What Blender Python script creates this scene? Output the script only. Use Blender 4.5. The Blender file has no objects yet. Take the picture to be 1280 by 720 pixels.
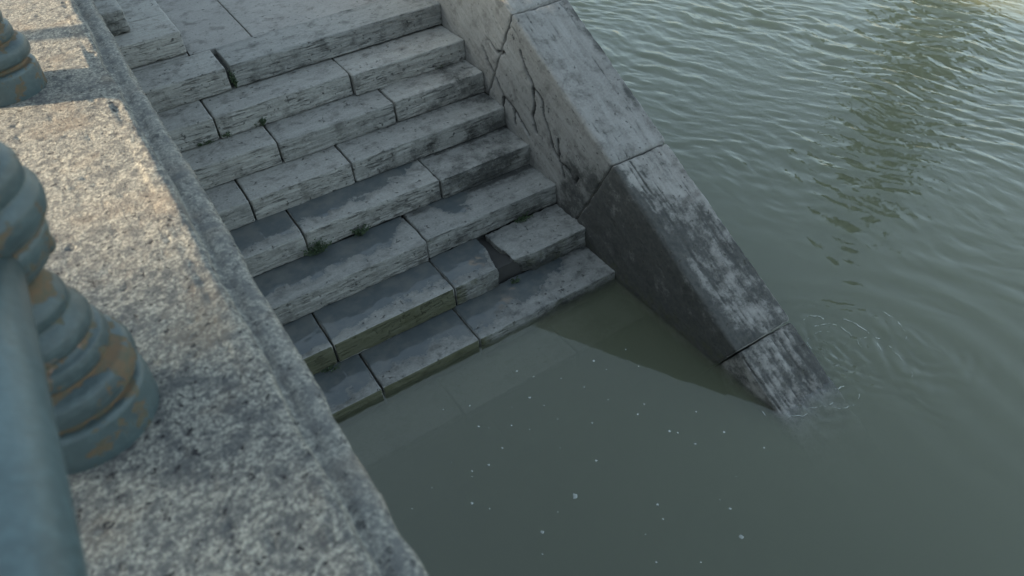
import bpy, math, random
import numpy as np
from mathutils import Vector, Matrix
random.seed(7)
R = math.radians
scene = bpy.context.scene
COL = scene.collection
ZW = -1.17          # water level
RISE = 0.16

# ------------------------------------------------------------------ noise
_rng = np.random.RandomState(11)
_perm = np.concatenate([_rng.permutation(256)] * 3)
_grad = _rng.normal(size=(256, 3)); _grad /= np.linalg.norm(_grad, axis=1)[:, None]

def perlin(p):
    p = np.asarray(p, float)
    i = np.floor(p).astype(int); f = p - i
    u = f * f * f * (f * (f * 6 - 15) + 10)
    i &= 255
    def g(dx, dy, dz):
        h = _perm[_perm[_perm[i[:, 0] + dx] + i[:, 1] + dy] + i[:, 2] + dz]
        return (_grad[h] * (f - np.array([dx, dy, dz]))).sum(1)
    def L(a, b, t): return a + (b - a) * t
    x0 = L(L(g(0,0,0), g(1,0,0), u[:,0]), L(g(0,1,0), g(1,1,0), u[:,0]), u[:,1])
    x1 = L(L(g(0,0,1), g(1,0,1), u[:,0]), L(g(0,1,1), g(1,1,1), u[:,0]), u[:,1])
    return L(x0, x1, u[:, 2]) * 1.6

def fbm(p, oct=4, gain=.5):
    p = np.asarray(p, float); s = 0; a = 1; t = 0
    for k in range(oct):
        s = s + a * perlin(p * 2 ** k + 17.3 * k); t += a; a *= gain
    return s / t

def sst(a, b, x):
    t = np.clip((np.asarray(x, float) - a) / (b - a), 0, 1)
    return t * t * (3 - 2 * t)

# ------------------------------------------------------------------ object helpers
def tag(o, label=None, cat=None, group=None, kind=None):
    if label: o['label'] = label
    if cat: o['category'] = cat
    if group: o['group'] = group
    if kind: o['kind'] = kind
    return o

def empty(name, loc=(0, 0, 0)):
    o = bpy.data.objects.new(name, None); COL.objects.link(o); o.location = loc
    o.empty_display_size = .1
    return o

def mesh_obj(name, verts, faces, mat, parent=None, smooth=True, attrs=None):
    me = bpy.data.meshes.new(name)
    verts = np.asarray(verts, np.float32)
    if isinstance(faces, np.ndarray):
        n = faces.shape[1]
        me.vertices.add(len(verts)); me.vertices.foreach_set('co', verts.ravel())
        me.loops.add(faces.size); me.loops.foreach_set('vertex_index', faces.ravel().astype(np.int32))
        me.polygons.add(len(faces))
        me.polygons.foreach_set('loop_start', np.arange(0, faces.size, n, dtype=np.int32))
        me.update(calc_edges=True)
    else:
        me.from_pydata([tuple(map(float, v)) for v in verts], [], faces); me.update()
    if attrs:
        for k, a in attrs.items():
            at = me.attributes.new(k, 'FLOAT', 'POINT'); at.data.foreach_set('value', np.asarray(a, np.float32))
    if smooth: me.polygons.foreach_set('use_smooth', [True] * len(me.polygons))
    me.materials.append(mat); me.validate()
    o = bpy.data.objects.new(name, me); COL.objects.link(o)
    if parent: o.parent = parent
    return o

# ------------------------------------------------------------------ node helper
class NT:
    def __init__(s, name):
        s.m = bpy.data.materials.new(name); s.m.use_nodes = True
        s.t = s.m.node_tree; s.t.nodes.clear()
        s.out = s.t.nodes.new('ShaderNodeOutputMaterial')
    def n(s, typ, **kw):
        nd = s.t.nodes.new('ShaderNode' + typ)
        for k, v in kw.items():
            if k.startswith('i_'):
                key = k[2:]; key = int(key) if key.isdigit() else key.replace('_', ' ')
                if hasattr(v, 'is_linked'): s.t.links.new(v, nd.inputs[key])
                else: nd.inputs[key].default_value = v
            else: setattr(nd, k, v)
        return nd
    def math(s, op, a, b=0.0, c=None, clamp=False):
        nd = s.t.nodes.new('ShaderNodeMath'); nd.operation = op; nd.use_clamp = clamp
        for i, v in enumerate((a, b) if c is None else (a, b, c)):
            if hasattr(v, 'is_linked'): s.t.links.new(v, nd.inputs[i])
            else: nd.inputs[i].default_value = v
        return nd.outputs[0]
    def mix(s, f, a, b):
        nd = s.t.nodes.new('ShaderNodeMix'); nd.data_type = 'RGBA'
        for key, v in ((0, f), (6, a), (7, b)):
            if hasattr(v, 'is_linked'): s.t.links.new(v, nd.inputs[key])
            else: nd.inputs[key].default_value = (*v, 1) if isinstance(v, tuple) and len(v) == 3 else v
        return nd.outputs[2]
    def ramp(s, x, a, b, lo=0., hi=1.):
        nd = s.t.nodes.new('ShaderNodeMapRange'); nd.interpolation_type = 'SMOOTHSTEP'
        s.t.links.new(x, nd.inputs[0])
        nd.inputs[1].default_value = a; nd.inputs[2].default_value = b
        nd.inputs[3].default_value = lo; nd.inputs[4].default_value = hi
        return nd.outputs[0]
    def noise(s, vec, scale, detail=4., rough=.55, dist=0.):
        nd = s.n('TexNoise', i_Scale=scale, i_Detail=detail, i_Roughness=rough, i_Distortion=dist)
        s.t.links.new(vec, nd.inputs['Vector']); return nd.outputs['Fac']
    def scale(s, vec, sc):
        nd = s.n('Mapping'); nd.inputs['Scale'].default_value = sc
        s.t.links.new(vec, nd.inputs['Vector']); return nd.outputs[0]
    def coords(s):
        tc = s.n('TexCoord'); oi = s.n('ObjectInfo')
        mul = s.n('VectorMath', operation='MULTIPLY_ADD')
        comb = s.n('CombineXYZ'); 
        for k, f in enumerate((31., 17., 47.)):
            s.t.links.new(s.math('MULTIPLY', oi.outputs['Random'], f), comb.inputs[k])
        ad = s.n('VectorMath', operation='ADD')
        s.t.links.new(tc.outputs['Object'], ad.inputs[0]); s.t.links.new(comb.outputs[0], ad.inputs[1])
        s.t.nodes.remove(mul)
        return ad.outputs[0], tc.outputs['Object'], oi.outputs['Random']
    def attr(s, name): return s.n('Attribute', attribute_name=name).outputs['Fac']

# ------------------------------------------------------------------ materials
def travertine(name, colA, colB, streak=(3, 22, 55), pit=.55, bump=.012, warm=.15, topst=.3):
    """layered pitted stone; attributes stain / wet / algae give its wear"""
    s = NT(name); co, _, rnd = s.coords()
    big = s.noise(co, 2.6, 5, .6)
    stv = s.scale(co, streak)
    st = s.noise(stv, 1.0, 6, .62, .35)
    fine = s.noise(co, 70, 5, .7)
    mid = s.noise(co, 13, 5, .65)
    blot = s.noise(co, 34, 4, .6)
    face = s.attr('riser')
    fw = s.math('ADD', topst, s.math('MULTIPLY', face, 1 - topst))
    st = s.math('ADD', s.math('MULTIPLY', s.math('SUBTRACT', st, .5), fw), .5)
    c = s.mix(s.ramp(st, .35, .68), colA, colB)
    c = s.mix(s.ramp(big, .35, .7, 0, .55), c, tuple(v * .62 for v in colB))
    c = s.mix(s.ramp(mid, .52, .68, 0, .45), c, tuple(v * .5 for v in colA))
    c = s.mix(s.ramp(fine, .3, .75, 0, .30), c, tuple(min(1, v * 1.45) for v in colB))
    grime = s.noise(co, 6.5, 8, .72, .3)
    c = s.mix(s.ramp(grime, .50, .66, 0, .55), c, tuple(v * .38 for v in colA))
    # slight tone per stone
    hv = s.n('HueSaturation'); s.t.links.new(c, hv.inputs['Color'])
    s.t.links.new(s.math('MULTIPLY_ADD', rnd, .36, .80), hv.inputs['Value']); c = hv.outputs[0]
    c = s.mix(s.math('MULTIPLY', rnd, warm), c, (.36, .29, .22))
    # pits in the bedding
    pits_n = s.noise(s.scale(co, (streak[0] * 2.6, streak[1] * 2.0, streak[2] * 1.6)), 1.0, 4, .7, .2)
    pitm = s.noise(co, 5, 3)
    pth = s.math('ADD', s.math('MULTIPLY', s.math('SUBTRACT', pitm, .5), .35), s.math('MULTIPLY', s.math('SUBTRACT', face, .6), .10))
    pits = s.ramp(s.math('ADD', pits_n, pth), .63, .69)
    pits = s.math('MULTIPLY', pits, pit)
    specks = s.ramp(blot, .635, .69, 0, .75)
    holes = s.math('MAXIMUM', pits, specks)
    c = s.mix(s.math('MULTIPLY', holes, .85), c, tuple(v * .16 for v in colA))
    # stain (black crust)
    stn = s.math('ADD', s.attr('stain'), s.math('MULTIPLY', s.math('SUBTRACT', s.noise(co, 9, 6, .7), .5), 1.5))
    stn = s.math('ADD', stn, s.math('MULTIPLY', s.math('SUBTRACT', fine, .5), .9))
    gate = s.ramp(s.attr('stain'), .02, .2)
    stn = s.math('MULTIPLY', s.ramp(stn, .3, .95), gate)
    crust = s.mix(s.ramp(blot, .38, .64), (.026, .028, .028), (.052, .052, .046))
    c = s.mix(s.math('MULTIPLY', stn, .86), c, crust)
    # green brown growth
    al = s.math('ADD', s.attr('algae'), s.math('MULTIPLY', s.math('SUBTRACT', s.noise(co, 16, 5, .7), .5), 1.3))
    al = s.math('MULTIPLY', s.ramp(al, .35, .9), s.ramp(s.attr('algae'), .02, .15))
    c = s.mix(s.math('MULTIPLY', al, .85), c, (.075, .078, .035))
    # cracks
    ck = s.attr('crack')
    c = s.mix(ck, c, (.02, .02, .02))
    # wet film
    wn = s.math('ADD', s.attr('wet'), s.math('MULTIPLY', s.math('SUBTRACT', s.noise(co, 9, 10, .74), .5), 1.25))
    wet = s.math('MULTIPLY', s.ramp(wn, .42, .60), s.ramp(s.attr('wet'), .02, .15))
    damp = s.math('MULTIPLY', s.ramp(wn, .15, .50, 0, .28), s.ramp(s.attr('wet'), .02, .15))
    c = s.mix(damp, c, tuple(v * .55 for v in colA))
    silt = s.mix(s.ramp(s.noise(co, 7, 6, .65), .38, .64), (.088, .104, .112), (.135, .142, .138))
    c = s.mix(s.math('MULTIPLY', wet, .90), c, silt)
    h = s.math('ADD', s.math('MULTIPLY', fine, .25), s.math('MULTIPLY', mid, .5))
    h = s.math('ADD', h, s.math('MULTIPLY', st, .8))
    h = s.math('SUBTRACT', h, s.math('MULTIPLY', holes, 1.2))
    h = s.math('SUBTRACT', h, s.math('MULTIPLY', ck, 1.0))
    h = s.math('SUBTRACT', h, .78)
    h = s.math('MULTIPLY', h, s.math('SUBTRACT', 1.0, s.math('MULTIPLY', wet, .985)))
    bp = s.n('Bump', i_Strength=.9, i_Distance=bump, i_Height=h)
    rough = s.math('SUBTRACT', .88, s.math('MULTIPLY', wet, .80))
    b = s.n('BsdfPrincipled', i_Base_Color=c, i_Roughness=rough, i_Normal=bp.outputs[0])
    b.inputs['Specular IOR Level'].default_value = .4
    s.t.links.new(b.outputs[0], s.out.inputs[0])
    return s.m

def speckled(name):
    """coarse pitted cap stone: pale with dark open pores"""
    s = NT(name); co, obj, rnd = s.coords()
    n1 = s.noise(co, 105, 4, .65)
    n2 = s.noise(co, 210, 3, .6)
    n3 = s.noise(co, 26, 6, .7)
    big = s.noise(co, 4.5, 4, .6)
    c = s.mix(s.ramp(n1, .36, .66), (.10, .10, .092), (.45, .43, .365))
    c = s.mix(s.ramp(n2, .35, .65, .5, 0), c, (.17, .155, .15))
    c = s.mix(s.ramp(n3, .46, .60, 0, .72), c, (.078, .080, .084))
    c = s.mix(s.ramp(big, .50, .72, 0, .42), c, (.24, .175, .12))
    hol = s.ramp(s.noise(co, 50, 3, .6, .2), .62, .66)
    c = s.mix(hol, c, (.035, .033, .035))
    lip = s.attr('stain')
    c = s.mix(s.math('MULTIPLY', lip, .25), c, (.30, .30, .28))
    h = s.math('ADD', s.math('MULTIPLY', n1, 1.0), s.math('MULTIPLY', n2, .4))
    h = s.math('ADD', h, s.math('MULTIPLY', n3, .8))
    h = s.math('SUBTRACT', h, s.math('MULTIPLY', hol, .9))
    bp = s.n('Bump', i_Strength=.8, i_Distance=.004, i_Height=h)
    b = s.n('BsdfPrincipled', i_Base_Color=c, i_Roughness=.9, i_Normal=bp.outputs[0])
    s.t.links.new(b.outputs[0], s.out.inputs[0]); return s.m

def painted_iron(name, rust=.5, paint=(.078, .108, .112)):
    s = NT(name); co, obj, rnd = s.coords()
    n1 = s.noise(co, 16, 6, .65, .4); n2 = s.noise(co, 60, 5, .6); n3 = s.noise(co, 5, 3)
    c = s.mix(s.ramp(n3, .35, .65), tuple(v * .72 for v in paint), paint)
    c = s.mix(s.ramp(n2, .4, .7, 0, .4), c, tuple(v * 1.45 for v in paint))
    r = s.math('ADD', s.math('MULTIPLY', n1, .75), s.math('MULTIPLY', n2, .3))
    r = s.math('ADD', r, s.math('MULTIPLY', s.attr('groove'), .17))
    rm = s.ramp(r, .60 + (1 - rust) * .08, .64 + (1 - rust) * .1)
    chips = s.ramp(s.math('ADD', s.noise(co, 42, 5, .75), s.math('MULTIPLY', s.math('SUBTRACT', n1, .5), .5)), .62, .65, 0, min(1., rust))
    rm = s.math('MAXIMUM', rm, chips)
    rc = s.mix(s.ramp(n2, .4, .65), (.17, .105, .055), (.105, .095, .06))
    pink = s.ramp(s.noise(co, 9, 5, .6), .60, .66)
    rc = s.mix(pink, rc, (.30, .19, .14))
    c = s.mix(s.math('MULTIPLY', rm, .85), c, rc)
    bp = s.n('Bump', i_Strength=.5, i_Distance=.003, i_Height=s.math('SUBTRACT', n2, s.math('MULTIPLY', rm, .5)))
    ro = s.math('ADD', .42, s.math('MULTIPLY', rm, .4))
    b = s.n('BsdfPrincipled', i_Base_Color=c, i_Roughness=ro, i_Normal=bp.outputs[0])
    s.t.links.new(b.outputs[0], s.out.inputs[0]); return s.m

def plain(name, col, rough=.85, var=.25, scale=3., bump=.01):
    s = NT(name); co, obj, rnd = s.coords()
    n = s.noise(co, scale, 6, .6)
    c = s.mix(s.ramp(n, .3, .7), tuple(v * (1 - var) for v in col), tuple(min(1, v * (1 + var)) for v in col))
    bp = s.n('Bump', i_Strength=.5, i_Distance=bump, i_Height=n)
    b = s.n('BsdfPrincipled', i_Base_Color=c, i_Roughness=rough, i_Normal=bp.outputs[0])
    s.t.links.new(b.outputs[0], s.out.inputs[0]); return s.m

def leafmat(name, a, b2):
    s = NT(name); co, obj, rnd = s.coords()
    c = s.mix(s.ramp(s.noise(obj, 25, 3), .35, .65), a, b2)
    d = s.n('BsdfPrincipled', i_Base_Color=c, i_Roughness=.6)
    tr = s.n('BsdfTranslucent', i_Color=c)
    mx = s.n('MixShader', i_0=.25); s.t.links.new(d.outputs[0], mx.inputs[1]); s.t.links.new(tr.outputs[0], mx.inputs[2])
    s.t.links.new(mx.outputs[0], s.out.inputs[0]); return s.m

def water_mat():
    s = NT('turbid_river_water')
    tc = s.n('TexCoord'); v = tc.outputs['Object']
    rip = s.attr('ripple')
    w1 = s.noise(s.scale(v, (1.0, .55, 1)), 26, 2, .5, .6)
    w2 = s.noise(s.scale(v, (1.0, .6, 1)), 9, 2, .5, .4)
    h = s.math('ADD', s.math('MULTIPLY', w1, .35), w2)
    h = s.math('MULTIPLY', h, s.math('ADD', s.math('MULTIPLY', rip, 1.0), .03))
    bp = s.n('Bump', i_Strength=1.0, i_Distance=.008, i_Height=h)
    geo = s.n('NewGeometry')      # same reflectance from either side, so daylight gets into the water
    ior = s.math('ADD', 1.6, s.math('MULTIPLY', geo.outputs['Backfacing'], 1 / 1.6 - 1.6))
    fr = s.n('Fresnel', i_IOR=ior, i_Normal=bp.outputs[0])
    gl = s.n('BsdfGlossy', i_Roughness=.035, i_Color=(1, 1, 1, 1), i_Normal=bp.outputs[0])
    tr = s.n('BsdfTransparent')
    mx = s.n('MixShader', i_0=fr.outputs[0])
    s.t.links.new(tr.outputs[0], mx.inputs[1]); s.t.links.new(gl.outputs[0], mx.inputs[2])
    s.t.links.new(mx.outputs[0], s.out.inputs[0])
    vol = s.n('VolumePrincipled')
    vol.inputs['Color'].default_value = (.44, .465, .34, 1)
    vol.inputs['Density'].default_value = 9.5
    vol.inputs['Anisotropy'].default_value = .0
    s.t.links.new(vol.outputs[0], s.out.inputs[1])
    return s.m

M_step = travertine('step_travertine', (.19, .19, .18), (.42, .415, .39))
M_land = travertine('landing_travertine', (.21, .205, .195), (.34, .335, .32), (3, 9, 30), .35, .006)
M_wing = travertine('wing_travertine', (.205, .195, .185), (.35, .345, .33), (1.6, 20, 20), .5, .007, .25, .55)
M_core = plain('dark_bedding_mortar', (.05, .048, .045), .95)
M_cap = speckled('pitted_cap_stone')
M_wall = plain('quay_wall_stone', (.25, .24, .22), .9, .3, 4, .02)
M_iron = painted_iron('peeling_blue_grey_paint', 1.5)
M_tube = painted_iron('smooth_blue_grey_paint', .0, (.085, .128, .138))
M_leaf = leafmat('weed_leaf', (.045, .075, .035), (.085, .12, .06))
M_foam_glint = plain('river_foam_and_glints', (.40, .42, .39), .7)
M_water = water_mat()

# ------------------------------------------------------------------ rounded noisy stone block
def lines(n_half, cell, edge):
    """non-uniform grid coordinates from -n_half to n_half, denser at both edges"""
    e = [0, edge * .2, edge * .45, edge * .75, edge * 1.2]
    a = -n_half + e[-1]; b = n_half - e[-1]
    n = max(1, int(round((b - a) / cell)))
    mid = [a + (b - a) * k / n for k in range(n + 1)]
    return np.array([-n_half + q for q in e[:-1]] + mid + [n_half - q for q in reversed(e[:-1])])

def block(name, size, mat, loc=(0, 0, 0), rot=None, parent=None, cell=.013, rad=.014, amp=.004, freq=7.,
          chip=1.0, seed=0., attrf=None, deform=None):
    h = np.array(size) / 2
    L = [lines(h[k], cell if not isinstance(cell, tuple) else cell[k], rad * 2.0) for k in range(3)]
    n = [len(l) for l in L]
    I, J, K = np.meshgrid(*[np.arange(m) for m in n], indexing='ij')
    surf = (I == 0) | (I == n[0] - 1) | (J == 0) | (J == n[1] - 1) | (K == 0) | (K == n[2] - 1)
    idx = -np.ones(n, int); idx[surf] = np.arange(surf.sum())
    P = np.stack([L[0][I[surf]], L[1][J[surf]], L[2][K[surf]]], 1)
    F = []
    def quads(a, flip):
        q = np.stack([a[:-1, :-1], a[1:, :-1], a[1:, 1:], a[:-1, 1:]], -1).reshape(-1, 4)
        F.append(q[:, ::-1] if flip else q)
    quads(idx[:, :, -1], False); quads(idx[:, :, 0], True)
    quads(idx[:, -1, :], True); quads(idx[:, 0, :], False)
    quads(idx[-1, :, :], False); quads(idx[0, :, :], True)
    F = np.concatenate(F)
    Pn = P + seed * 3.17
    rn = fbm(Pn * 9 + 5, 3)
    rr = rad * (1.0 + 1.1 * chip * np.clip(rn, -.6, 1.2))
    rr = np.maximum(rr, rad * .25)[:, None]
    inner = np.maximum(h - rr, 1e-4)
    q = np.clip(P, -inner, inner); v = P - q
    ln = np.linalg.norm(v, axis=1)[:, None]; nrm = v / np.maximum(ln, 1e-9)
    P2 = q + nrm * rr
    d = fbm(Pn * freq, 4) * amp
    edge = ((np.abs(v) > 1e-7).sum(1) > 1)
    d = d - edge * np.clip(fbm(Pn * 22 + 9, 2) - .12, 0, 1) * rad * 1.2 * chip
    P2 = P2 + nrm * d[:, None]
    M = Matrix.Translation(loc) @ (rot.to_4x4() if rot else Matrix())
    A = np.array(M)
    W = P2 @ A[:3, :3].T + A[:3, 3]
    Nw = nrm @ A[:3, :3].T
    at = {}
    if attrf: at = attrf(W, Nw, P2) or {}
    if 'disp' in at:
        P2 = P2 + nrm * at.pop('disp')[:, None]
    if deform: P2 = deform(P2, W)
    o = mesh_obj(name, P2, F, mat, parent, True, at)
    o.matrix_world = M
    if parent:
        o.matrix_parent_inverse = Matrix(); o.matrix_basis = Matrix.Translation(-parent.location) @ M
    return o

# ------------------------------------------------------------------ staircase
stairs = empty('stone_staircase', (-1.1, -1.0, ZW))
tag(stairs, 'worn grey travertine stairs going down from the landing into the river', 'stairs')
NY = [-.052, -.34, -.61, -.885, -1.19, -1.515, -1.85, -2.165, -2.48, -2.79, -3.10]
XB = [[-2.40, -1.60, 0], [-2.40, -1.832, -.889, 0], [-2.40, -1.546, -.717, 0], [-2.40, -1.867, -1.186, 0],
      [-2.40, -1.674, -.718, 0], [-2.40, -1.017, 0], [-2.40, -1.831, -1.023, -.615, 0], [-2.40, -1.70, -1.053, 0],
      [-2.40, -1.36, -.55, 0], [-2.40, -1.2, 0], [-2.40, -.9, 0]]
GAP = {(0, 1): .034, (6, 3): .05}
# puddle outline: share of the tread (from the back) that is under water, along x
POOL = {4: ([-2.3, -1.9, -1.5, -1.2, -.95, -.8, -.7], [.85, .72, .62, .55, .42, .12, -.3]),
        5: ([-2.3, -1.9, -1.55, -1.25, -1.1, -.95, -.85, -.72, -.62, -.5], [.85, .68, .55, .62, .25, -.2, -.1, .55, .45, -.3]),
        6: ([-2.3, -1.9, -1.7, -1.3, -1.05, -.85, -.72, -.62, -.5], [.95, .85, .72, .66, .70, .80, .60, .1, -.3]),
        7: ([-2.3, -1.9, -1.5, -1.2, -1.0, -.7, -.45, -.3, -.12], [.92, .80, .68, .62, .76, .62, .5, .30, -.2]),
        3: ([-2.3, 0], [-.4, -.4])}
def step_attrs(k):
    y0 = NY[k]; z0 = -k * RISE
    def f(W, N, P):
        fr = np.clip((y0 + .30 - W[:, 1]) / .30, 0, 1.1)      # 0 back .. 1 nosing
        top = N[:, 2] > .6
        ris = (N[:, 1] < -.6).astype(float)
        wet = np.zeros(len(W))
        if k in POOL:
            fb = np.interp(W[:, 0], *POOL[k])
            wet = np.where(top, .5 + (fb - fr) * 1.15 + .30 * fbm(W * 11, 3), 0)
            wet = np.clip(wet, 0, 1.3) * sst(1.0, .86, fr)
        if k >= 8: wet = wet * 0
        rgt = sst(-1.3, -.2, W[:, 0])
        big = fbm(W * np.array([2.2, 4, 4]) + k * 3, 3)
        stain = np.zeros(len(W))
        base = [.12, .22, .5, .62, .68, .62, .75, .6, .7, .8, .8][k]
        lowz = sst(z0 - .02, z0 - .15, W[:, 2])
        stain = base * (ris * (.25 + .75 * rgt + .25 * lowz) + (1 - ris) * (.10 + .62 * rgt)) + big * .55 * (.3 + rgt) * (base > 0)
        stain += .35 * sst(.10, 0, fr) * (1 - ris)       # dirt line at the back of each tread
        if k == 6: stain -= .62 * sst(-.62, -.5, W[:, 0]) * (1 - .75 * ris) * (.7 + .9 * fbm(W * 10, 3))
        al = np.zeros(len(W))
        if k in (6, 7): al = ris * (1.05 if k == 6 else .75) * sst(-.9, -1.15, W[:, 0]) + ris * .45
        if k == 5: al = ris * .35
        crack = np.zeros(len(W))
        # open bedding layers on the risers
        lay = perlin(np.stack([W[:, 0] * 3 + k, W[:, 1] * 4, W[:, 2] * 62 + perlin(W * 5) * 2.2], 1))
        lay2 = perlin(W * np.array([9, 9, 30]) + 4)
        disp = -ris * np.clip(lay - .05 + lay2 * .6, 0, 1) * .010
        und = fbm(W * 6 + k * 7, 3) * .005 * top                 # worn treads
        if k == 6:
            bx = (W[:, 0] > -.60)
            disp = disp - bx * np.clip(fbm(W * 14, 4) + .05, 0, 1) * .022
        return {'wet': np.clip(wet, 0, 2), 'stain': np.clip(stain, 0, 1.4), 'algae': np.clip(al, 0, 1.4),
                'riser': ris, 'crack': crack, 'disp': disp + und}
    return f
sd = 1
for k in range(11):
    xs = XB[k]
    for j in range(len(xs) - 1):
        g0 = GAP.get((k, j), .010) / 2 if j else 0
        g1 = GAP.get((k, j + 1), .010) / 2 if j < len(xs) - 2 else -.0
        x0, x1 = xs[j] + g0, xs[j + 1] - g1
        if k == 0 and j == 1: dz = .004
        else: dz = random.uniform(-.004, .004)
        yj = random.uniform(-.010, .010)
        if k == 1 and j == 2: yj = -.03
        depth = .305 + .05 if k else .36
        size = (x1 - x0, depth, RISE - .004)
        y0 = NY[k] + yj
        loc = ((x0 + x1) / 2, y0 + depth / 2, -k * RISE + dz - (RISE - .004) / 2)
        tilt = Matrix.Rotation(R(random.uniform(-.35, .35)), 3, 'Z') @ Matrix.Rotation(R(random.uniform(-.3, .3)), 3, 'Y')
        dfm = None
        if k == 6 and j == 3:
            def dfm(P, W):     # broken lower left corner of the eroded stone
                t = sst(-.42, -.60, W[:, 0]) * sst(-1.62, -1.84, W[:, 1])
                P = P.copy(); n3 = fbm(W * 11, 3)
                P[:, 1] += t * (.075 + .05 * n3); P[:, 2] -= t * .02 * (P[:, 2] > 0); P[:, 0] += t * .03 * (1 + n3)
                return P
        if k == 6 and j == 2:
            def dfm(P, W):
                t = sst(-.76, -.62, W[:, 0]); P = P.copy()
                P[:, 0] -= t * (.02 + .05 * sst(-1.60, -1.84, W[:, 1]) * (1 + .6 * fbm(W * 12, 3)))
                return P
        block('step_block', size, M_step, loc, tilt, stairs, cell=.011 if k < 9 else .03, rad=.0095, amp=.0045, freq=6,
              seed=sd, attrf=step_attrs(k), chip=1.0 if k < 4 else 1.25, deform=dfm)
        sd += 1
# dark core that carries the blocks
cv, cf = [], []
ys, zs = [], []
prof = [(.34, -.05)]
for k in range(11):
    y = NY[k] + .05
    prof += [(y, -k * RISE - .05), (y, -(k + 1) * RISE - .05)]
prof += [(-3.05, -2.4), (.34, -2.4)]
n = len(prof)
for x in (-2.40, -.01):
    for (y, z) in prof: cv.append((x + 1.1, y + 1.0, z - ZW))
cf = [tuple(range(n)), tuple(range(2 * n - 1, n - 1, -1))] + [(i, i + n, (i + 1) % n + n, (i + 1) % n) for i in range(n)]
mesh_obj('core', cv, cf, M_core, stairs, False)

# ------------------------------------------------------------------ landing
def land_attr(W, N, P):
    st = .25 * np.clip(fbm(W * 3 + 2, 3), 0, 1)
    return {'wet': np.zeros(len(W)), 'stain': st, 'algae': np.zeros(len(W)), 'riser': np.zeros(len(W)), 'crack': np.zeros(len(W)),
            'disp': fbm(W * 5, 3) * .003}
slabs = []
for (x0, x1, y0, y1) in [(-2.36, -1.76, .312, .36), (-1.752, -1.314, .312, 1.75), (-1.306, -.02, .312, 1.45), (-1.306, -.02, 1.458, 3.2), (-1.752, -1.314, 1.758, 3.2),
                         (-1.752, -.02, 3.21, 5.5)]:
    slabs.append(block('landing', (x1 - x0, y1 - y0, .12), M_land, ((x0 + x1) / 2, (y0 + y1) / 2, -.062 + random.uniform(-.002, .002)),
                 None, None, cell=.03, rad=.006, amp=.002, seed=sd, attrf=land_attr)); sd += 1
base = slabs[0]
import bmesh
def join(objs):
    b = objs[0]; bm = bmesh.new(); inv = b.matrix_basis.inverted()
    for o in objs:
        bm2 = bmesh.new(); bm2.from_mesh(o.data); bmesh.ops.transform(bm2, matrix=inv @ o.matrix_basis, verts=bm2.verts)
        t = bpy.data.meshes.new('t'); bm2.to_mesh(t); bm2.free(); bm.from_mesh(t); bpy.data.meshes.remove(t)
    bm.to_mesh(b.data); bm.free()
    for o in objs[1:]: bpy.data.objects.remove(o)
    return b
base = join(slabs); base.name = 'landing'
tag(base, kind='structure')
def boxv(x0, x1, y0, y1, z0, z1):
    v = [(x, y, z) for x in (x0, x1) for y in (y0, y1) for z in (z0, z1)]
    f = [(0, 1, 3, 2), (4, 6, 7, 5), (0, 4, 5, 1), (2, 3, 7, 6), (0, 2, 6, 4), (1, 5, 7, 3)]
    return v, f
def boxes(name, bl, mat, parent=None, off=(0, 0, 0)):
    V, F = [], []
    for b in bl:
        v, f = boxv(*b); n0 = len(V)
        V += [(a[0] - off[0], a[1] - off[1], a[2] - off[2]) for a in v]; F += [tuple(i + n0 for i in q) for q in f]
    o = mesh_obj(name, V, F, mat, parent, False)
    if not parent: o.location = off
    return o
tag(boxes('landing_bed', [(-2.3, -.0, .33, 5.5, -3.0, -.125)], M_core), kind='structure')

# side flight climbing to the street
side = empty('side_steps', (-2.0, .5, 0))
tag(side, 'two staggered stone blocks of a short flight climbing beside the parapet', 'steps')
for (x0, x1, y0, y1, zt) in [(-2.36, -1.757, .325, .716, .16), (-2.36, -1.757, .724, 1.8, .158), (-2.36, -2.02, .52, 1.3, .318), (-2.36, -2.02, 1.31, 2.4, .318)]:
    block('step_block', (x1 - x0, y1 - y0, .156), M_step, ((x0 + x1) / 2, (y0 + y1) / 2, zt - .078), None, side, cell=.014, rad=.024 if zt > .3 else .014, amp=.006,
          seed=sd, attrf=lambda W, N, P: {'wet': W[:, 0] * 0, 'stain': .5 * (N[:, 1] < -.5) * (W[:, 2] > .17) + .22 * np.clip(fbm(W * 4, 3) + .5, 0, 1), 'algae': W[:, 0] * 0,
                                          'riser': (N[:, 1] < -.6) * 1., 'crack': W[:, 0] * 0,
                                          'disp': -1.0 * (N[:, 1] < -.6) * np.clip(perlin(W * np.array([5, 4, 55])), 0, 1) * .006}); sd += 1

# ------------------------------------------------------------------ sloping wing wall
SL = .5573; th = math.atan(SL); WW = .425; A0 = .8186
us = Vector((0, math.cos(th), math.sin(th)))      # up the slope
un = Vector((0, -math.sin(th), math.cos(th)))     # out of the slope
def slope_pt(y): return Vector((0, y, A0 + SL * y))
wing = empty('sloping_wing_wall', (WW / 2, -2.0, ZW))
tag(wing, 'massive sloping travertine wall running down beside the stairs into the water', 'wall')
rotw = Matrix((( -us).to_tuple(), (1, 0, 0), un.to_tuple())).transposed()
# local axes: x = down the slope, y = world X, z = out;  keep right-handed
if rotw.determinant() < 0: rotw = Matrix(((-us).to_tuple(), (-1, 0, 0), un.to_tuple())).transposed()

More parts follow.
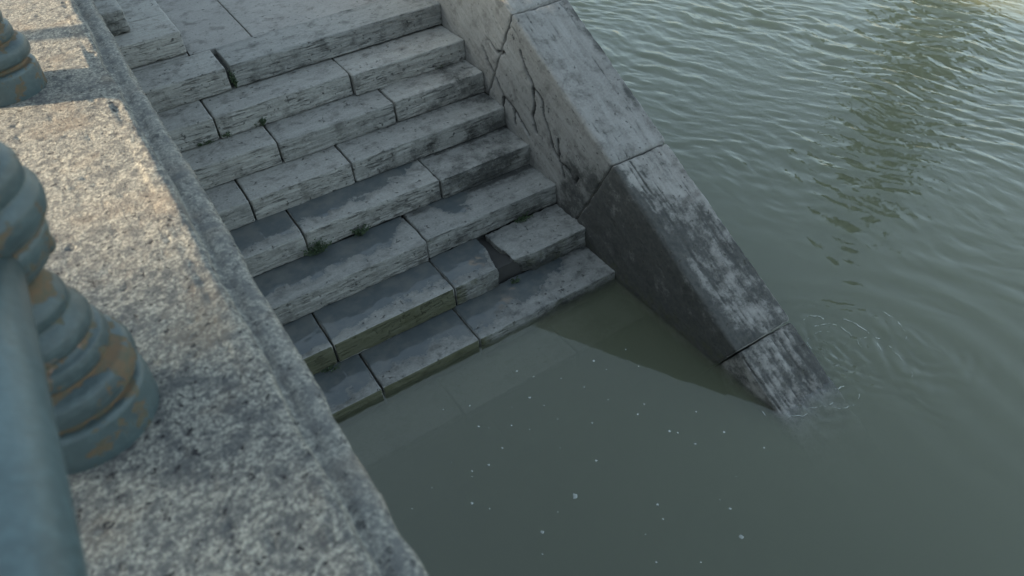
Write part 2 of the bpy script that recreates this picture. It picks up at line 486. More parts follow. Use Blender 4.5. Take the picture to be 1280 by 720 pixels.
CR = [  # cracks on the inner face, polylines in (y, z)
    [(-.64, -.13), (-.70, -.22), (-.80, -.30), (-.88, -.40), (-1.00, -.44), (-1.10, -.50), (-1.18, -.56)],
    [(-1.12, .02), (-1.18, -.08), (-1.26, -.16), (-1.27, -.28), (-1.24, -.40), (-1.28, -.50)],
    [(-1.27, -.18), (-1.36, -.22), (-1.38, -.34), (-1.44, -.44), (-1.47, -.52), (-1.56, -.60), (-1.60, -.70)],
    [(-1.56, -.60), (-1.66, -.62), (-1.72, -.68), (-1.74, -.62)],
    [(-.88, -.40), (-.86, -.50)], [(-1.00, -.44), (-1.02, -.56)], [(-1.53, -.44), (-1.54, -.56)],
    [(-.70, -.04), (-.83, -.10), (-.92, -.06)]]
def polydist(Y, Z, pl):
    d = np.full(len(Y), 9.)
    for (a, b) in zip(pl[:-1], pl[1:]):
        ax, az = a; bx, bz = b; L2 = (bx - ax) ** 2 + (bz - az) ** 2
        t = np.clip(((Y - ax) * (bx - ax) + (Z - az) * (bz - az)) / L2, 0, 1)
        d = np.minimum(d, np.hypot(Y - ax - t * (bx - ax), Z - az - t * (bz - az)))
    return d
def wing_attr(part):
    def f(W, N, P):
        inn = (N[:, 0] < -.5) * 1.0; top = ((N @ np.array(un)) > .6) * 1.0
        s_ = P[:, 0]; x_ = W[:, 0]
        jit = fbm(W * 14, 3) * .020
        crack = np.zeros(len(W)); disp = np.zeros(len(W))
        if part == 'M' or part == 'U':
            for k, pl in enumerate(CR):
                w = .007 + .004 * fbm(W * 6 + k, 2)
                d = polydist(W[:, 1] + jit, W[:, 2] + jit * .7, pl)
                crack = np.maximum(crack, inn * sst(w * 2.1, w * .5, d))
        disp -= crack * .015
        # grooves down the slope on the top face
        lx = x_ * 70 + fbm(np.stack([s_ * 2.0, x_ * 3, x_ * 0], 1), 3) * 6 * .5
        gr = perlin(np.stack([(W @ np.array(us)) * 1.3, lx, x_ * 0 + 3], 1)) + .5 * perlin(np.stack([(W @ np.array(us)) * 9, lx * 2.1, x_ * 0 + 8], 1))
        band = .35 + .65 * np.exp(-((x_ - .10) / .09) ** 2) + .25 * np.exp(-((x_ - .33) / .05) ** 2)
        gd = np.clip(gr - .08, 0, 1) * band
        if part == 'T': gd = np.clip(gr + .0, 0, 1) * 1.1
        disp -= top * gd * .011
        pt = -inn * np.clip(fbm(W * 9 + 3, 4), 0, 1) * .007
        disp += pt
        big = fbm(W * 3.0 + 7, 4)
        st = np.zeros(len(W)); al = np.zeros(len(W))
        if part == 'U': st = .05 + .35 * np.clip(big, 0, 1)
        if part == 'M':
            st = .06 + .4 * np.clip(big, 0, 1) + .15 * fbm(W * 18, 3) + inn * .75 * sst(-1.25, -1.9, W[:, 1] + .5 * fbm(W * 5, 2)) * sst(-.25, -.60, W[:, 2])
            st += top * (.75 * sst(.28, .41, x_) * (.55 + fbm(W * 4, 2)))
        if part == 'L':
            st = inn * (1.02 + .30 * big + .35 * fbm(W * 15, 4) + .5 * sst(ZW + .14, ZW, W[:, 2]))
            a = sst(-2.25, -2.65, W[:, 1] + .9 * (x_ - .25) + .35 * big)
            mid = np.exp(-((x_ - .24 - .1 * big) / .10) ** 2) * sst(-2.6, -2.9, W[:, 1])
            st += top * (.56 * a + .34 - .28 * mid + .30 * big + .35 * fbm(W * 16, 3) - .06) + top * .5 * sst(.07, .0, x_)
            al = inn * .5 * sst(-.85, -1.15, W[:, 2])
        if part == 'T':
            st = .60 + .35 * big + .3 * fbm(W * 20, 3) + .35 * sst(.30, .42, x_); al = .25 + .2 * big
        st += gd * top * (1.0 if part != 'T' else .5)
        sub = sst(ZW + .01, ZW - .03, W[:, 2]); st = st * (1 - sub) + .7 * sub; disp = disp * (1 - .8 * sub)
        return {'wet': np.zeros(len(W)), 'stain': np.clip(st, 0, 1.4), 'algae': np.clip(al, 0, 1.2), 'riser': inn * .3,
                'crack': crack, 'disp': disp}
    return f
def wing_block(name, ya, yb, part, th_=.85, cell=.013, rad=.02, lift=0., inset=0.):
    """stone between joints at ya (upper) and yb (lower) along the slope line"""
    a = slope_pt(ya); b = slope_pt(yb); Ls = (a - b).length
    c = (a + b) / 2 - un * (th_ / 2 - lift) + Vector((WW / 2 - inset / 2, 0, 0))
    def level(P, W):
        A = np.array(rotw); Q = P @ A.T + np.array(c)
        Q[:, 2] = np.minimum(Q[:, 2], .44 + .004 * fbm(W * 6, 2))
        return (Q - np.array(c)) @ A
    return block(name, (Ls - .006, WW + inset, th_), M_wing, c, rotw, wing, deform=level if part == 'U' else None, cell=cell, rad=rad, amp=.007, freq=4, seed=sd + ya,
                 attrf=wing_attr(part), chip=.8)
wing_block('coping_stone', .35, -1.05, 'U', cell=.016)
wing_block('coping_stone', -1.05, -2.085, 'M', cell=.0095, inset=.004)
wing_block('coping_stone', -2.085, -3.215, 'L', cell=.010, lift=-.002, inset=.010)
wing_block('coping_stone', -3.216, -4.6, 'T', cell=.012, lift=-.006, inset=-.004)
boxes('wall_body', [(.02, WW - .02, -1.0, .33, -3.0, .10), (.02, WW - .02, -2.6, -1.0, -3.0, -1.0)], M_wall, wing, (WW / 2, -2.0, ZW))
block('pier', (WW + .03, 3.2, .95), M_wing, (WW / 2, 1.98, -.03), None, wing, cell=.04, rad=.02, amp=.005, seed=3,
      attrf=lambda W, N, P: {'wet': W[:, 0] * 0, 'stain': W[:, 0] * 0 + .1, 'algae': W[:, 0] * 0, 'riser': W[:, 0] * 0, 'crack': W[:, 0] * 0})
boxes('footing', [(-.0 + .03, WW + .0, .4, 5.5, -3.0, -.49)], M_wall, wing, (WW / 2, -2.0, ZW))

# ------------------------------------------------------------------ parapet
ZP = 1.0
par = empty('quay_parapet', (-2.6, -2, 0))
tag(par, 'thick stone quay parapet with pale pitted cap under the iron railing', 'parapet')
profile = [(-2.98, .80), (-2.98, .97), (-2.95, 1.0), (-2.316, 1.0), (-2.307, .998), (-2.302, .992), (-2.300, .980), (-2.299, .952), (-2.295, .943), (-2.288, .941), (-2.278, .944), (-2.268, .946),
           (-2.247, .945), (-2.238, .941), (-2.231, .932), (-2.229, .915), (-2.231, .88), (-2.238, .868), (-2.30, .860), (-2.31, .80)]
def resample(pr, step, fine0):
    out = []
    for (a, b) in zip(pr[:-1], pr[1:]):
        L_ = math.hypot(b[0] - a[0], b[1] - a[1]); n_ = max(1, int(round(L_ / step)))
        out += [(a[0] + (b[0] - a[0]) * i / n_, a[1] + (b[1] - a[1]) * i / n_) for i in range(n_)]
    return np.array(out + [pr[-1]])
pr = resample(profile, .007, 0)
tn = np.gradient(pr, axis=0); tn /= np.linalg.norm(tn, axis=1)[:, None]
pn = np.stack([-tn[:, 1], tn[:, 0]], 1)
def cap(y0, y1, dy, seed):
    ny = int((y1 - y0) / dy) + 1
    Y = np.linspace(y0, y1, ny)
    # ends turned in
    P = np.zeros((ny, len(pr), 3)); P[:, :, 0] = pr[:, 0]; P[:, :, 2] = pr[:, 1]; P[:, :, 1] = Y[:, None]
    Q = P.reshape(-1, 3); Np = np.tile(pn, (ny, 1))
    edge = ((Q[:, 0] > -2.345) & (Q[:, 2] > .90)).astype(float)
    d = fbm(Q * 5 + seed, 3) * .006 + fbm(Q * 38 + seed, 3) * .0018
    d -= np.clip(perlin(Q * 40 + 3) - .42, 0, 1) * .016
    # slow wear of the arris: bulges and a hollow
    d += edge * (fbm(np.stack([Q[:, 1] * 2.2, Q[:, 0] * 3, Q[:, 2]], 1) + seed, 3) * .015 + fbm(Q * 14 + 8, 3) * .006)
    d -= edge * .016 * np.exp(-((Q[:, 1] + 2.10) / .10) ** 2)
    # crack over the lip
    ck = np.exp(-((Q[:, 1] + 2.62 - .3 * (Q[:, 0] + 2.25) + .01 * perlin(Q * 30)) / .005) ** 2) * (Q[:, 0] > -2.30)
    d -= ck * .008
    Q = Q.copy(); Q[:, 0] += Np[:, 0] * d; Q[:, 2] += Np[:, 1] * d
    ef = np.minimum(Q[:, 1] - y0, y1 - Q[:, 1]); Q[:, 2] -= .006 * sst(.012, 0, ef); Q[:, 0] -= .006 * sst(.012, 0, ef) * (Q[:, 0] > -2.35)
    m = len(pr); ii = np.arange(ny * m).reshape(ny, m)
    F = np.stack([ii[:-1, :-1], ii[:-1, 1:], ii[1:, 1:], ii[1:, :-1]], -1).reshape(-1, 4)
    lip = sst(-2.30, -2.292, Q[:, 0]) * sst(-2.228, -2.245, Q[:, 0]) * 1.2
    V = Q - np.array([-2.6, -2, 0])
    return mesh_obj('coping_stone', V, F[:, ::-1], M_cap, par, True, {'stain': lip})
cap(-4.9, -.98, .007, 0.)
cap(-.97, 1.2, .012, 5.)
cap(-7.0, -4.91, .05, 9.)
cap(1.21, 5.0, .05, 13.)
boxes('wall_body', [(-2.93, -2.33, -7.0, 5.0, -3.0, .86)], M_wall, par, (-2.6, -2, 0))

# ------------------------------------------------------------------ iron railing
rail = empty('iron_railing', (-2.612, -3.0, ZP))
tag(rail, 'blue grey cast iron railing with fat ringed rusty posts and round tube', 'railing')
half = [(0, .0), (.0, .121), (.012, .123), (.066, .125), (.084, .124), (.091, .119), (.095, .105), (.100, .103), (.105, .105), (.110, .118), (.118, .126), (.130, .129), (.142, .129),
        (.154, .126), (.162, .120), (.167, .109), (.172, .107), (.177, .112), (.184, .114), (.194, .114), (.204, .111), (.209, .102), (.214, .098), (.219, .103), (.228, .105), (.238, .103), (.248, .096),
        (.258, .087), (.266, .089), (.274, .090), (.282, .086), (.292, .079), (.305, .075), (.318, .078), (.328, .090), (.338, .102), (.352, .111), (.366, .115),
        (.376, .115), (.383, .110), (.390, .118), (.400, .127), (.412, .131), (.426, .131), (.436, .125), (.442, .120), (.450, .122), (.462, .122), (.472, .117),
        (.480, .106), (.488, .105), (.496, .110), (.504, .109), (.512, .100), (.522, .088), (.54, .076), (.57, .068), (.61, .066), (.65, .072), (.67, .085), (.69, .098),
        (.71, .100), (.725, .090), (.74, .060), (.75, .0)]
half = [(h_ if h_ < .18 else .18 + (h_ - .18) * 1.19, r_ * (1 if h_ < .17 else (.94 if h_ < .33 else (.96 if h_ < .39 else 1)))) for (h_, r_) in half]
def lathe(name, prof_, mat, parent, loc, seg=96, bend=.0015):
    pts = []
    for (a, b) in zip(prof_[:-1], prof_[1:]):
        for i in range(3): pts.append((a[0] + (b[0] - a[0]) * i / 3, a[1] + (b[1] - a[1]) * i / 3))
    pts.append(prof_[-1]); n_ = len(pts)
    hs = np.array([p[0] for p in pts]); rs = np.array([p[1] for p in pts])
    sm = np.convolve(np.pad(rs, 12, 'edge'), np.ones(25) / 25, 'valid')
    gro = np.clip((sm - rs) / .012, 0, 1)
    a = np.linspace(0, 2 * math.pi, seg, endpoint=False)
    X = rs[:, None] * np.cos(a); Y = rs[:, None] * np.sin(a); Z = np.repeat(hs[:, None], seg, 1)
    V = np.stack([X, Y, Z], -1).reshape(-1, 3)
    d = fbm(V * 18, 3) * bend
    rr = np.hypot(V[:, 0], V[:, 1]) + 1e-6; V[:, 0] *= 1 + d / rr * (rr > .02); V[:, 1] *= 1 + d / rr * (rr > .02)
    ii = np.arange(n_ * seg).reshape(n_, seg); jj = np.roll(ii, -1, 1)
    F = np.stack([ii[:-1], jj[:-1], jj[1:], ii[1:]], -1).reshape(-1, 4)
    o = mesh_obj(name, V, F, mat, parent, True, {'groove': np.repeat(gro, seg)}); o.location = loc; return o
def sphere(name, r, mat, parent, loc, sc=(1, 1, 1)):
    bm = bmesh.new(); bmesh.ops.create_uvsphere(bm, u_segments=20, v_segments=12, radius=r)
    bmesh.ops.scale(bm, vec=sc, verts=bm.verts)
    me = bpy.data.meshes.new(name); bm.to_mesh(me); bm.free(); me.polygons.foreach_set('use_smooth', [True] * len(me.polygons))
    me.materials.append(mat); o = bpy.data.objects.new(name, me); COL.objects.link(o); o.parent = parent; o.location = loc; return o
def tube(name, pts, rads, mat, parent=None, seg=20, off=(0, 0, 0)):
    V, F = [], []; P = [Vector(p) for p in pts]
    for i, p in enumerate(P):
        t = (P[min(i + 1, len(P) - 1)] - P[max(i - 1, 0)]).normalized()
        u = t.orthogonal().normalized() if i == 0 else (u - t * u.dot(t)).normalized()
        w = t.cross(u)
        for k in range(seg):
            a = 2 * math.pi * k / seg; q = p + (u * math.cos(a) + w * math.sin(a)) * rads[i]
            V.append((q.x - off[0], q.y - off[1], q.z - off[2]))
    for i in range(len(P) - 1):
        for k in range(seg):
            k2 = (k + 1) % seg; F.append((i * seg + k, i * seg + k2, (i + 1) * seg + k2, (i + 1) * seg + k))
    F += [tuple(range(seg))[::-1], tuple((len(P) - 1) * seg + k for k in range(seg))]
    o = mesh_obj(name, V, F, mat, parent, True); return o
RX = -2.612; RZ = ZP + .40
PY = [-3.705, -2.11]
post0 = lathe('post', half, M_iron, rail, (0, PY[0] + 3.0, -.008))
bosses = []
for q in range(6):
    a = R(-12 + 60 * q)
    b = sphere('boss', .020, M_iron, post0, (.096 * math.cos(a), .096 * math.sin(a), .388), (.8, .8, 1.1)); bosses.append(b)
    b = sphere('boss', .021, M_iron, post0, (.098 * math.cos(a + .5), .098 * math.sin(a + .5), .60), (1, 1, .9)); bosses.append(b)
p1 = post0.copy(); COL.objects.link(p1); p1.location = (0, PY[1] + 3.0, -.008)
for b in bosses:
    c = b.copy(); COL.objects.link(c); c.parent = p1
for (ya, yb) in [(-6.8, PY[0] - .09), (PY[0] + .09, PY[1] - .09), (PY[1] + .09, .6)]:
    n_ = 12
    t = tube('tube_rail', [(.006, ya + 3 + (yb - ya) * i / n_, RZ - ZP) for i in range(n_ + 1)], [.060] * (n_ + 1), M_tube, rail, 40)

# ------------------------------------------------------------------ river
def wave_height(X, Y):
    r = np.random.RandomState(5)
    u = X + .5 * Y
    amp = sst(-1.2, 2.6, u) * sst(.25, .9, X + .12 * (Y + 2))
    amp = np.where(X < .43, 0.0, amp)
    far = sst(14, 5, np.hypot(X - 2, Y + 1))
    H = np.zeros_like(X)
    wx = X + .10 * np.sin(Y * 1.7 + X) + .05 * np.sin(Y * 5.1); wy = Y + .10 * np.sin(X * 2.1)
    for i in range(70):
        lam = .055 * (6.0 ** r.rand()); ang = R(21) + r.normal() * .36
        k = 2 * math.pi / lam; ph = r.rand() * 6.28
        a = .00082 * (lam / .2) ** .9
        s_ = np.sin(k * (math.cos(ang) * wx + math.sin(ang) * wy) + ph)
        H += a * s_
    # patches of stronger and weaker ripple
    P3 = np.stack([X.ravel() * .9, Y.ravel() * .7, X.ravel() * 0], 1)
    gust = .75 + .8 * perlin(P3).reshape(X.shape)
    H = H * amp * np.clip(gust, .25, 1.6) * (.15 + .85 * far)
    H = H + np.clip(H, 0, 1) ** 2 * 40
    H = H + (1 - amp) * .0007 * (perlin(np.stack([X.ravel() * 3.1, Y.ravel() * 2.3, X.ravel() * 0 + 5], 1)) + .4 * perlin(np.stack([X.ravel() * 8, Y.ravel() * 7, X.ravel() * 0 + 9], 1))).reshape(X.shape)
    # disturbed water where the wall dives under
    for (cx, cy, lam, a, w) in [(.52, -3.42, .085, .0058, .40), (.75, -3.50, .06, .0045, .32), (.10, -3.60, .06, .0036, .22), (.66, -3.30, .05, .0036, .26), (1.0, -3.75, .09, .003, .4)]:
        dx = X - cx; dy = Y - cy
        P4 = np.stack([X.ravel() * 5, Y.ravel() * 5, X.ravel() * 0 + cx * 7], 1)
        nz = fbm(P4, 3).reshape(X.shape)
        d = np.hypot(dx, dy) + .11 * nz; a = a * np.clip(.45 + 1.3 * perlin(P4[:, [1, 0, 2]] * .6 + 4).reshape(X.shape), 0, 1.3)
        H = H + a * np.sin(2 * math.pi * d / lam) * np.exp(-(d / w) ** 2) * sst(.0, .05, d)
    # long faint swirls drifting off to the right
    sw = np.exp(-((X - 1.3) / .9) ** 2 - ((Y + 3.7) / .8) ** 2)
    H = H + sw * .0022 * np.sin((Y * .35 + X * 1.0 + .25 * np.sin(2.3 * Y)) * 24)
    return H, amp
def nonuni(a, b, step, lo, hi):
    c = list(np.arange(a, b, step)); left, right = [], []
    s_ = step; v = a
    while v > lo: s_ *= 1.25; v -= s_; left.append(max(v, lo))
    s_ = step; v = b
    while v < hi: s_ *= 1.25; v += s_; right.append(min(v, hi))
    return np.array(sorted(set(left)) + c + sorted(set(right)))
gx = nonuni(.0, 7.2, .0145, -2.36, 240); gy = nonuni(-5.2, 3.4, .0145, -150, 240)
X, Y = np.meshgrid(gx, gy, indexing='ij')
H, AMP = wave_height(X, Y)
nx, ny = X.shape
V = np.stack([X, Y, ZW + H], -1).reshape(-1, 3)
ii = np.arange(nx * ny).reshape(nx, ny)
F = np.stack([ii[:-1, :-1], ii[1:, :-1], ii[1:, 1:], ii[:-1, 1:]], -1).reshape(-1, 4)
# skirt and bottom close the body of water
ring = np.concatenate([ii[:, 0], ii[-1, 1:], ii[-2::-1, -1], ii[0, -2:0:-1]])
nb = len(V); low = V[ring].copy(); low[:, 2] = -3.4
V = np.concatenate([V, low]); m = len(ring)
a = np.arange(m); b = (a + 1) % m
S = np.stack([ring[a], nb + a, nb + b, ring[b]], -1)
rip = np.concatenate([AMP.ravel(), np.zeros(m)])
wat = mesh_obj('river_water', V, np.concatenate([F, S]), M_water, None, True, {'ripple': rip})
bm = bmesh.new(); bm.from_mesh(wat.data); bm.verts.ensure_lookup_table()
fb = bm.faces.new([bm.verts[int(nb + q)] for q in range(m)]); fb.smooth = False
bmesh.ops.recalc_face_normals(bm, faces=bm.faces[:]); bm.to_mesh(wat.data); bm.free()
tag(wat, kind='structure')
tag(boxes('river_bed', [(-60, 260, -160, 260, -3.9, -3.5)], M_core), kind='structure')
# street behind the parapet
M_st = plain('street_paving', (.16, .155, .15), .9, .25, 6)
tag(boxes('street', [(-60, -2.94, -60, 120, -3.2, .42)], M_st), kind='structure')

# ------------------------------------------------------------------ foam flecks (world positions on the water)
def px(u, v, z):
    d = Rm @ Vector(((u - 640) / FPX, 1, -(v - 360) / FPX)); s_ = (z - CAMP.z) / d.z
    return CAMP + d * s_
FPX = 890.66
CAMP = Vector((-2.35264, -4.82291, 2.01991))
Rm = Matrix(((0.8364099099112728, 0.3699438815925621, 0.4044255025025559), (-0.5455773570371548, 0.63270599933254, 0.5495711654526325),
             (-0.05257195155754927, -0.6803121657598372, 0.7310345730733878)))
FL = [(646, 464, 5), (667, 471, 3), (662, 497, 5), (701, 473, 3), (742, 451, 4), (758, 462, 3), (730, 484, 3), (798, 458, 3), (782, 437, 3), (680, 507, 2), (554, 512, 4),
      (587, 507, 3), (598, 533, 4), (611, 535, 2), (639, 532, 3), (697, 524, 3), (740, 529, 3), (797, 518, 4), (805, 505, 3), (837, 539, 4), (847, 541, 4), (905, 540, 4),
      (869, 555, 4), (662, 537, 2), (628, 560, 3), (590, 589, 4), (611, 581, 4), (564, 578, 2), (590, 596, 2), (590, 629, 4), (612, 636, 3), (745, 576, 4), (719, 620, 9),
      (697, 640, 2), (678, 665, 5), (678, 693, 3), (822, 631, 4), (829, 649, 3), (913, 636, 4), (927, 671, 6), (876, 703, 3), (820, 703, 3), (807, 668, 2), (900, 625, 2),
      (515, 636, 2), (515, 578, 2), (457, 437, 4), (640, 509, 2), (870, 515, 3), (760, 500, 2), (920, 596, 2), (955, 560, 3), (700, 560, 2), (540, 610, 2)]
fmeshes = []
for v in range(5):
    V, Fc = [(0, 0, .0016)], []
    for k in range(10):
        a_ = 2 * math.pi * k / 10; rr = 1 + random.uniform(-.3, .3)
        V.append((math.cos(a_) * rr * .0035, math.sin(a_) * rr * .0035, .0))
    V2 = [(p[0] * .6, p[1] * .6, .0013) for p in V[1:]]
    V = V + V2
    for k in range(10):
        k2 = (k + 1) % 10; Fc += [(1 + k, 1 + k2, 11 + k2, 11 + k), (0, 11 + k, 11 + k2)]
    me = bpy.data.meshes.new('foam_fleck'); me.from_pydata(V, [], Fc); me.materials.append(M_foam_glint); fmeshes.append(me)
for i, (u, v, s_) in enumerate(FL):
    p = px(u, v, ZW + .001)
    o = bpy.data.objects.new('foam_fleck', fmeshes[i % 5]); COL.objects.link(o); o.location = p
    o.scale = (s_ / 2.1, s_ / 2.1, 1.6); o.rotation_euler.z = random.uniform(0, 6)
    if s_ == 9: tag(o, 'largest pale foam fleck floating on the calm dark water', 'foam', 'foam flecks on the water')
    else: tag(o, 'tiny pale foam fleck floating on the calm dark water beside the stairs', 'foam', 'foam flecks on the water')

# pale strips painted in for ripple glints round the drowned end of the wall
rgf = np.random.RandomState(8); FV, FF = [], []
arcs = [(.60, -3.36, .10, .3, 3.0), (.62, -3.38, .16, -.8, 1.3), (.66, -3.42, .22, -1.2, .6), (.45, -3.50, .12, 2.6, 4.6), (.26, -3.56, .10, 3.2, 5.2),
        (.12, -3.46, .17, 3.3, 5.0), (.70, -3.22, .07, 0, 2.6), (.80, -3.55, .10, -.5, 1.8), (.40, -3.52, .22, 3.6, 5.0), (.95, -3.45, .16, -1.2, .4), (.60, -3.52, .30, -1.0, -.2)]
for (cx_, cy_, r_, a0, a1) in arcs:
    n_ = int(abs(a1 - a0) * r_ / .006); t = np.linspace(a0, a1, n_)
    rr = r_ * (1 + .18 * perlin(np.stack([t * 1.3, t * 0 + cx_ * 9, t * 0], 1)) + .04 * perlin(np.stack([t * 8, t * 0 + cy_ * 9, t * 0], 1)))
    wd = np.clip(perlin(np.stack([t * 3.1, t * 0 + cx_ * 5, t * 0 + 2], 1)) + .55 * perlin(np.stack([t * 15, t * 0 + cx_ * 5, t * 0 + 2], 1)) + .05, 0, 1) * .0048
    hx = [cx_ + np.cos(t) * (rr + sg * wd) for sg in (-1, 1)]; hy = [cy_ + np.sin(t) * (rr + sg * wd) for sg in (-1, 1)]
    zz = [wave_height(hx[q][None], hy[q][None])[0][0] + ZW + .0018 for q in (0, 1)]
    n0 = len(FV)
    for i in range(n_): FV += [(hx[0][i], hy[0][i], zz[0][i]), (hx[1][i], hy[1][i], zz[1][i])]
    for i in range(n_ - 1):
        if wd[i] > .0006 or wd[i + 1] > .0006: FF.append((n0 + 2 * i, n0 + 2 * i + 1, n0 + 2 * i + 3, n0 + 2 * i + 2))
tag(mesh_obj('foam', FV, FF, M_foam_glint, None, True), 'thin broken pale strips painted as ripple glints round the submerged end of the sloping wall', 'foam', None, 'stuff')  # these ribbons stand in for glints on the ripples

# ------------------------------------------------------------------ weeds
def weed(x, y, z, r, hgt, n, label):
    r *= 1.25; hgt *= 1.35; n = int(n * 1.5)
    V, Fc = [], []
    for i in range(n):
        a_ = random.uniform(0, 6.28); d = r * math.sqrt(random.random()); hh = hgt * random.uniform(.3, 1)
        bx, by = d * math.cos(a_), d * .6 * math.sin(a_)
        # stem
        tip = Vector((bx * 1.5, by * 1.5 - .3 * hh, hh)); st = Vector((bx * .4, by * .4, -.004))
        sd_ = Vector((-.0007, 0, 0)); n0 = len(V)
        V += [st - sd_, st + sd_, tip + sd_, tip - sd_]; Fc.append((n0, n0 + 1, n0 + 2, n0 + 3))
        for q in range(random.randint(3, 5)):
            c = st.lerp(tip, random.uniform(.35, 1.05)); dr = Vector((random.gauss(0, 1), random.gauss(0, 1), random.uniform(-.1, .9))).normalized()
            L_ = random.uniform(.007, .016); w = dr.orthogonal().normalized() * L_ * .32
            up = dr.cross(w).normalized() * L_ * .12
            n0 = len(V); V += [c, c + dr * L_ * .5 + w + up, c + dr * L_, c + dr * L_ * .5 - w + up]; Fc.append((n0, n0 + 1, n0 + 2, n0 + 3))
    o = mesh_obj('weed_tuft', [tuple(p) for p in V], Fc, M_leaf, None, False); o.location = (x, y, z)
    tag(o, label, 'weed', 'weeds in the stair joints')
weed(-1.585, -.045, -.15, .012, .10, 16, 'small green weed growing up the wide open joint of the top step')
weed(-1.79, -.33, -.318, .03, .035, 22, 'faint low weed at the foot of the second riser, right one of a pair')
weed(-1.93, -.335, -.318, .035, .025, 20, 'faint low weed at the foot of the second riser, left one of a pair')
weed(-1.55, -.345, -.315, .015, .05, 16, 'small leafy weed sprouting at the stone joint under the long second step stone')
weed(-1.625, -1.21, -.795, .055, .075, 60, 'largest bright green weed at the edge of the pool on the sixth tread')
weed(-1.33, -1.205, -.795, .038, .055, 42, 'bushy green weed just right of the largest weed on the stairs')
weed(-.226, -.345, -.318, .028, .022, 18, 'small dark weed at the foot of the second riser near the sloping wall')
weed(-.30, -1.525, -.955, .045, .03, 30, 'dark mossy tuft on the eroded step stone next to the sloping wall')
weed(-1.60, -.33, -.318, .02, .03, 10, 'thin weed in the crack behind the third tread, below the open joint')
weed(-1.885, -1.86, -1.115, .04, .018, 18, 'flat dark green weed beside the pool on the lowest dry tread')
weed(-.60, -1.87, -1.115, .022, .02, 14, 'tiny weed below the broken corner of the eroded step stone')

# ------------------------------------------------------------------ things outside the frame that the water mirrors or that shade the quay
M_ochre = plain('ochre_stucco', (.55, .38, .24), .9, .15, 1)
M_win = plain('window_dark', (.03, .035, .04), .3)
M_roof = plain('roof_tile', (.25, .11, .07), .9, .3, 5)
M_bark = plain('bark', (.09, .07, .05), .9, .3, 12)
M_tree = leafmat('cypress_foliage', (.03, .045, .018), (.05, .065, .025))
tag(boxes('far_bank', [(34, 200, -60, 200, -3.3, .8)], M_wall), kind='structure')

def cypress(x, y, z, H_, r):
    root = empty('cypress_tree', (x, y, z)); tag(root, 'tall narrow dark cypress standing on the far bank', 'tree')
    tube('trunk', [(0, 0, 0), (.1, 0, H_ * .3), (0, .1, H_ * .8)], [.28, .2, .05], M_bark, root, 10)
    rg = np.random.RandomState(3); N_ = 15000
    t = rg.rand(N_) ** .8; hz = .08 * H_ + t * H_ * .92
    rad = r * np.clip(np.sin(np.pi * (.12 + .86 * t)) ** .7, .05, 1) * (.85 + .25 * np.sin(hz * 2.1) * rg.rand(N_))
    ang = rg.rand(N_) * 6.283; q = np.sqrt(rg.rand(N_)) * .35 + .65; q = np.where(rg.rand(N_) < .4, q, rg.rand(N_))
    c = np.stack([np.cos(ang) * rad * q, np.sin(ang) * rad * q, hz], 1)
    d1 = rg.normal(size=(N_, 3)); d1[:, 2] += 1.2; d1 /= np.linalg.norm(d1, axis=1)[:, None]
    d2 = np.cross(d1, rg.normal(size=(N_, 3))); d2 /= np.linalg.norm(d2, axis=1)[:, None]
    s_ = .6
    V = np.concatenate([c, c + d1 * s_ * .5 + d2 * s_ * .3, c + d1 * s_, c + d1 * s_ * .5 - d2 * s_ * .3])
    i = np.arange(N_); mesh_obj('crown', V, np.stack([i, i + N_, i + 2 * N_, i + 3 * N_], 1), M_tree, root, False)
def dirpt(az, dist): return CAMP.x + math.sin(R(az)) * dist, CAMP.y + math.cos(R(az)) * dist
cx, cy = dirpt(63.0, 46)
cypress(cx, cy, .8, 27.0, 2.5)

def building(name, x0, x1, y0, y1, z0, hgt, mat, label, floors, face):
    root = empty(name, ((x0 + x1) / 2, (y0 + y1) / 2, z0)); tag(root, label, 'building')
    off = root.location
    boxes('wall', [(x0, x1, y0, y1, z0, z0 + hgt)], mat, root, off)
    boxes('roof', [(x0 - .6, x1 + .6, y0 - .6, y1 + .6, z0 + hgt + .003, z0 + hgt + .5)], M_roof, root, off)
    n_ = int((y1 - y0) / 3.2)
    xf = x0 if face < 0 else x1
    for f in range(floors):
        for k in range(n_):
            yc = y0 + (k + .5) * (y1 - y0) / n_; zc = z0 + (f + .55) * hgt / floors
            boxes('window', [(xf - .06, xf + .06, yc - .5, yc + .5, zc - .8, zc + .8)], M_win, root, off)
# unseen building added to keep the near end of the parapet in shade (sun from -x +y, low)
SAZ = R(-28.0); SEL = R(15.1)
sd2 = Vector((-math.cos(SAZ), -math.sin(SAZ)))   # horizontal direction to the sun
def along(x, y, s_): return (x + sd2.x * s_, y + sd2.y * s_)
xb, yb = along(-2.45, -3.3, 24.0)
building('added_shade_house', xb - 10, xb, yb - 26, yb, .42, 13.0, M_ochre, 'unseen ochre house added across the street to shade the parapet', 4, 1)
# unseen lamp post added so that its shadow falls across the cap
lx, ly = along(-2.53, -1.64, 2.0)
lamp = empty('added_street_lamp', (lx, ly, .42)); tag(lamp, 'unseen dark iron street lamp added behind the parapet to shadow its cap', 'street lamp')
tube('pole', [(0, 0, 0), (0, 0, .3), (0, 0, .32), (0, 0, 3.6)], [.11, .10, .062, .055], M_iron, lamp, 24)
lathe('lantern', [(0, .0), (.0, .06), (.05, .09), (.40, .17), (.42, .19), (.46, .17), (.60, .05), (.68, .02), (.70, .0)], M_win, lamp, (0, 0, 3.6), 6)

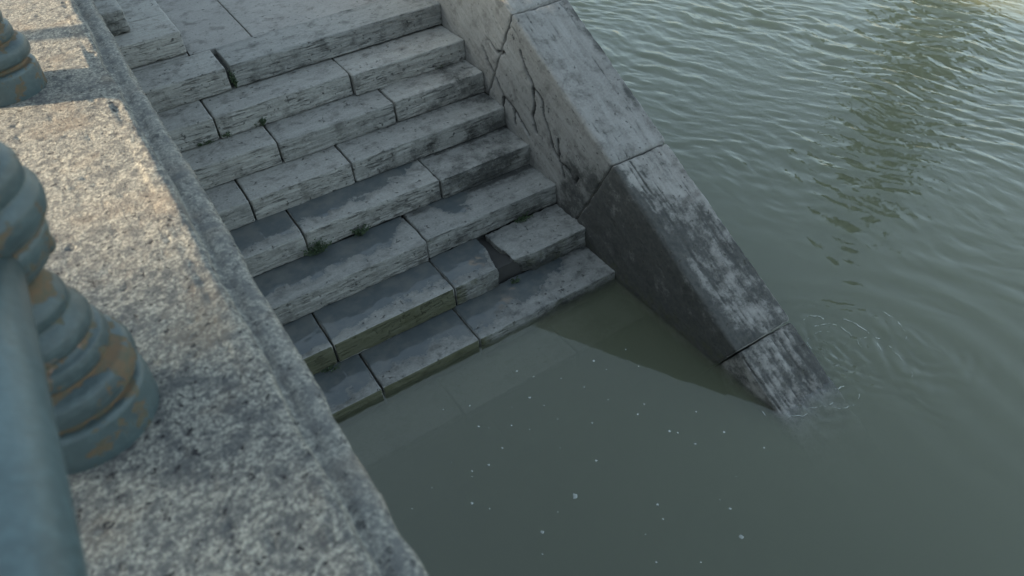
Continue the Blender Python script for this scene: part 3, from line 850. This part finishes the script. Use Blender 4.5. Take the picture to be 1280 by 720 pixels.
# ------------------------------------------------------------------ light
sun = bpy.data.lights.new('sun', 'SUN'); sun.energy = 3.9; sun.angle = R(1.1); sun.color = (1, .79, .53)
so = bpy.data.objects.new('sun', sun); COL.objects.link(so)
tosun = Vector((sd2.x * math.cos(SEL), sd2.y * math.cos(SEL), math.sin(SEL)))
so.rotation_euler = tosun.to_track_quat('Z', 'Y').to_euler()
w = bpy.data.worlds.new('World'); scene.world = w; w.use_nodes = True
nt = w.node_tree; nt.nodes.clear()
sky = nt.nodes.new('ShaderNodeTexSky'); sky.sky_type = 'NISHITA'; sky.sun_disc = False
sky.sun_elevation = SEL; sky.sun_rotation = math.atan2(tosun.x, tosun.y)
sky.air_density = 1.0; sky.dust_density = 2.5; sky.ozone_density = 1.5
hs = nt.nodes.new('ShaderNodeHueSaturation'); hs.inputs['Saturation'].default_value = .50
bg = nt.nodes.new('ShaderNodeBackground'); bg.inputs['Strength'].default_value = .13
wo = nt.nodes.new('ShaderNodeOutputWorld')
nt.links.new(sky.outputs[0], hs.inputs['Color']); tint = nt.nodes.new('ShaderNodeMix'); tint.data_type = 'RGBA'; tint.blend_type = 'MULTIPLY'; tint.inputs[0].default_value = 1
tint.inputs[7].default_value = (.88, 1.0, 1.0, 1)      # hazy river air
nt.links.new(hs.outputs[0], tint.inputs[6]); nt.links.new(tint.outputs[2], bg.inputs[0]); nt.links.new(bg.outputs[0], wo.inputs[0])

# ------------------------------------------------------------------ camera
cam = bpy.data.cameras.new('camera'); co_ = bpy.data.objects.new('camera', cam); COL.objects.link(co_)
cam.sensor_width = 36; cam.lens = FPX / 1280 * 36; cam.clip_start = .02; cam.clip_end = 1200
right = Vector((Rm[0][0], Rm[1][0], Rm[2][0])); up = Vector((Rm[0][2], Rm[1][2], Rm[2][2])); fwd = Vector((Rm[0][1], Rm[1][1], Rm[2][1]))
mw = Matrix(((right.x, up.x, -fwd.x, CAMP.x), (right.y, up.y, -fwd.y, CAMP.y), (right.z, up.z, -fwd.z, CAMP.z), (0, 0, 0, 1)))
co_.matrix_world = mw
cam.dof.use_dof = True; cam.dof.focus_distance = 4.3; cam.dof.aperture_fstop = 3.2
scene.camera = co_
scene.view_settings.view_transform = 'Standard'; scene.view_settings.look = 'None'
scene.view_settings.exposure = 1.7; scene.view_settings.gamma = 1.0
scene.render.engine = 'CYCLES'
scene.cycles.use_denoising = True
scene.cycles.max_bounces = 8; scene.cycles.volume_bounces = 2; scene.cycles.transparent_max_bounces = 8
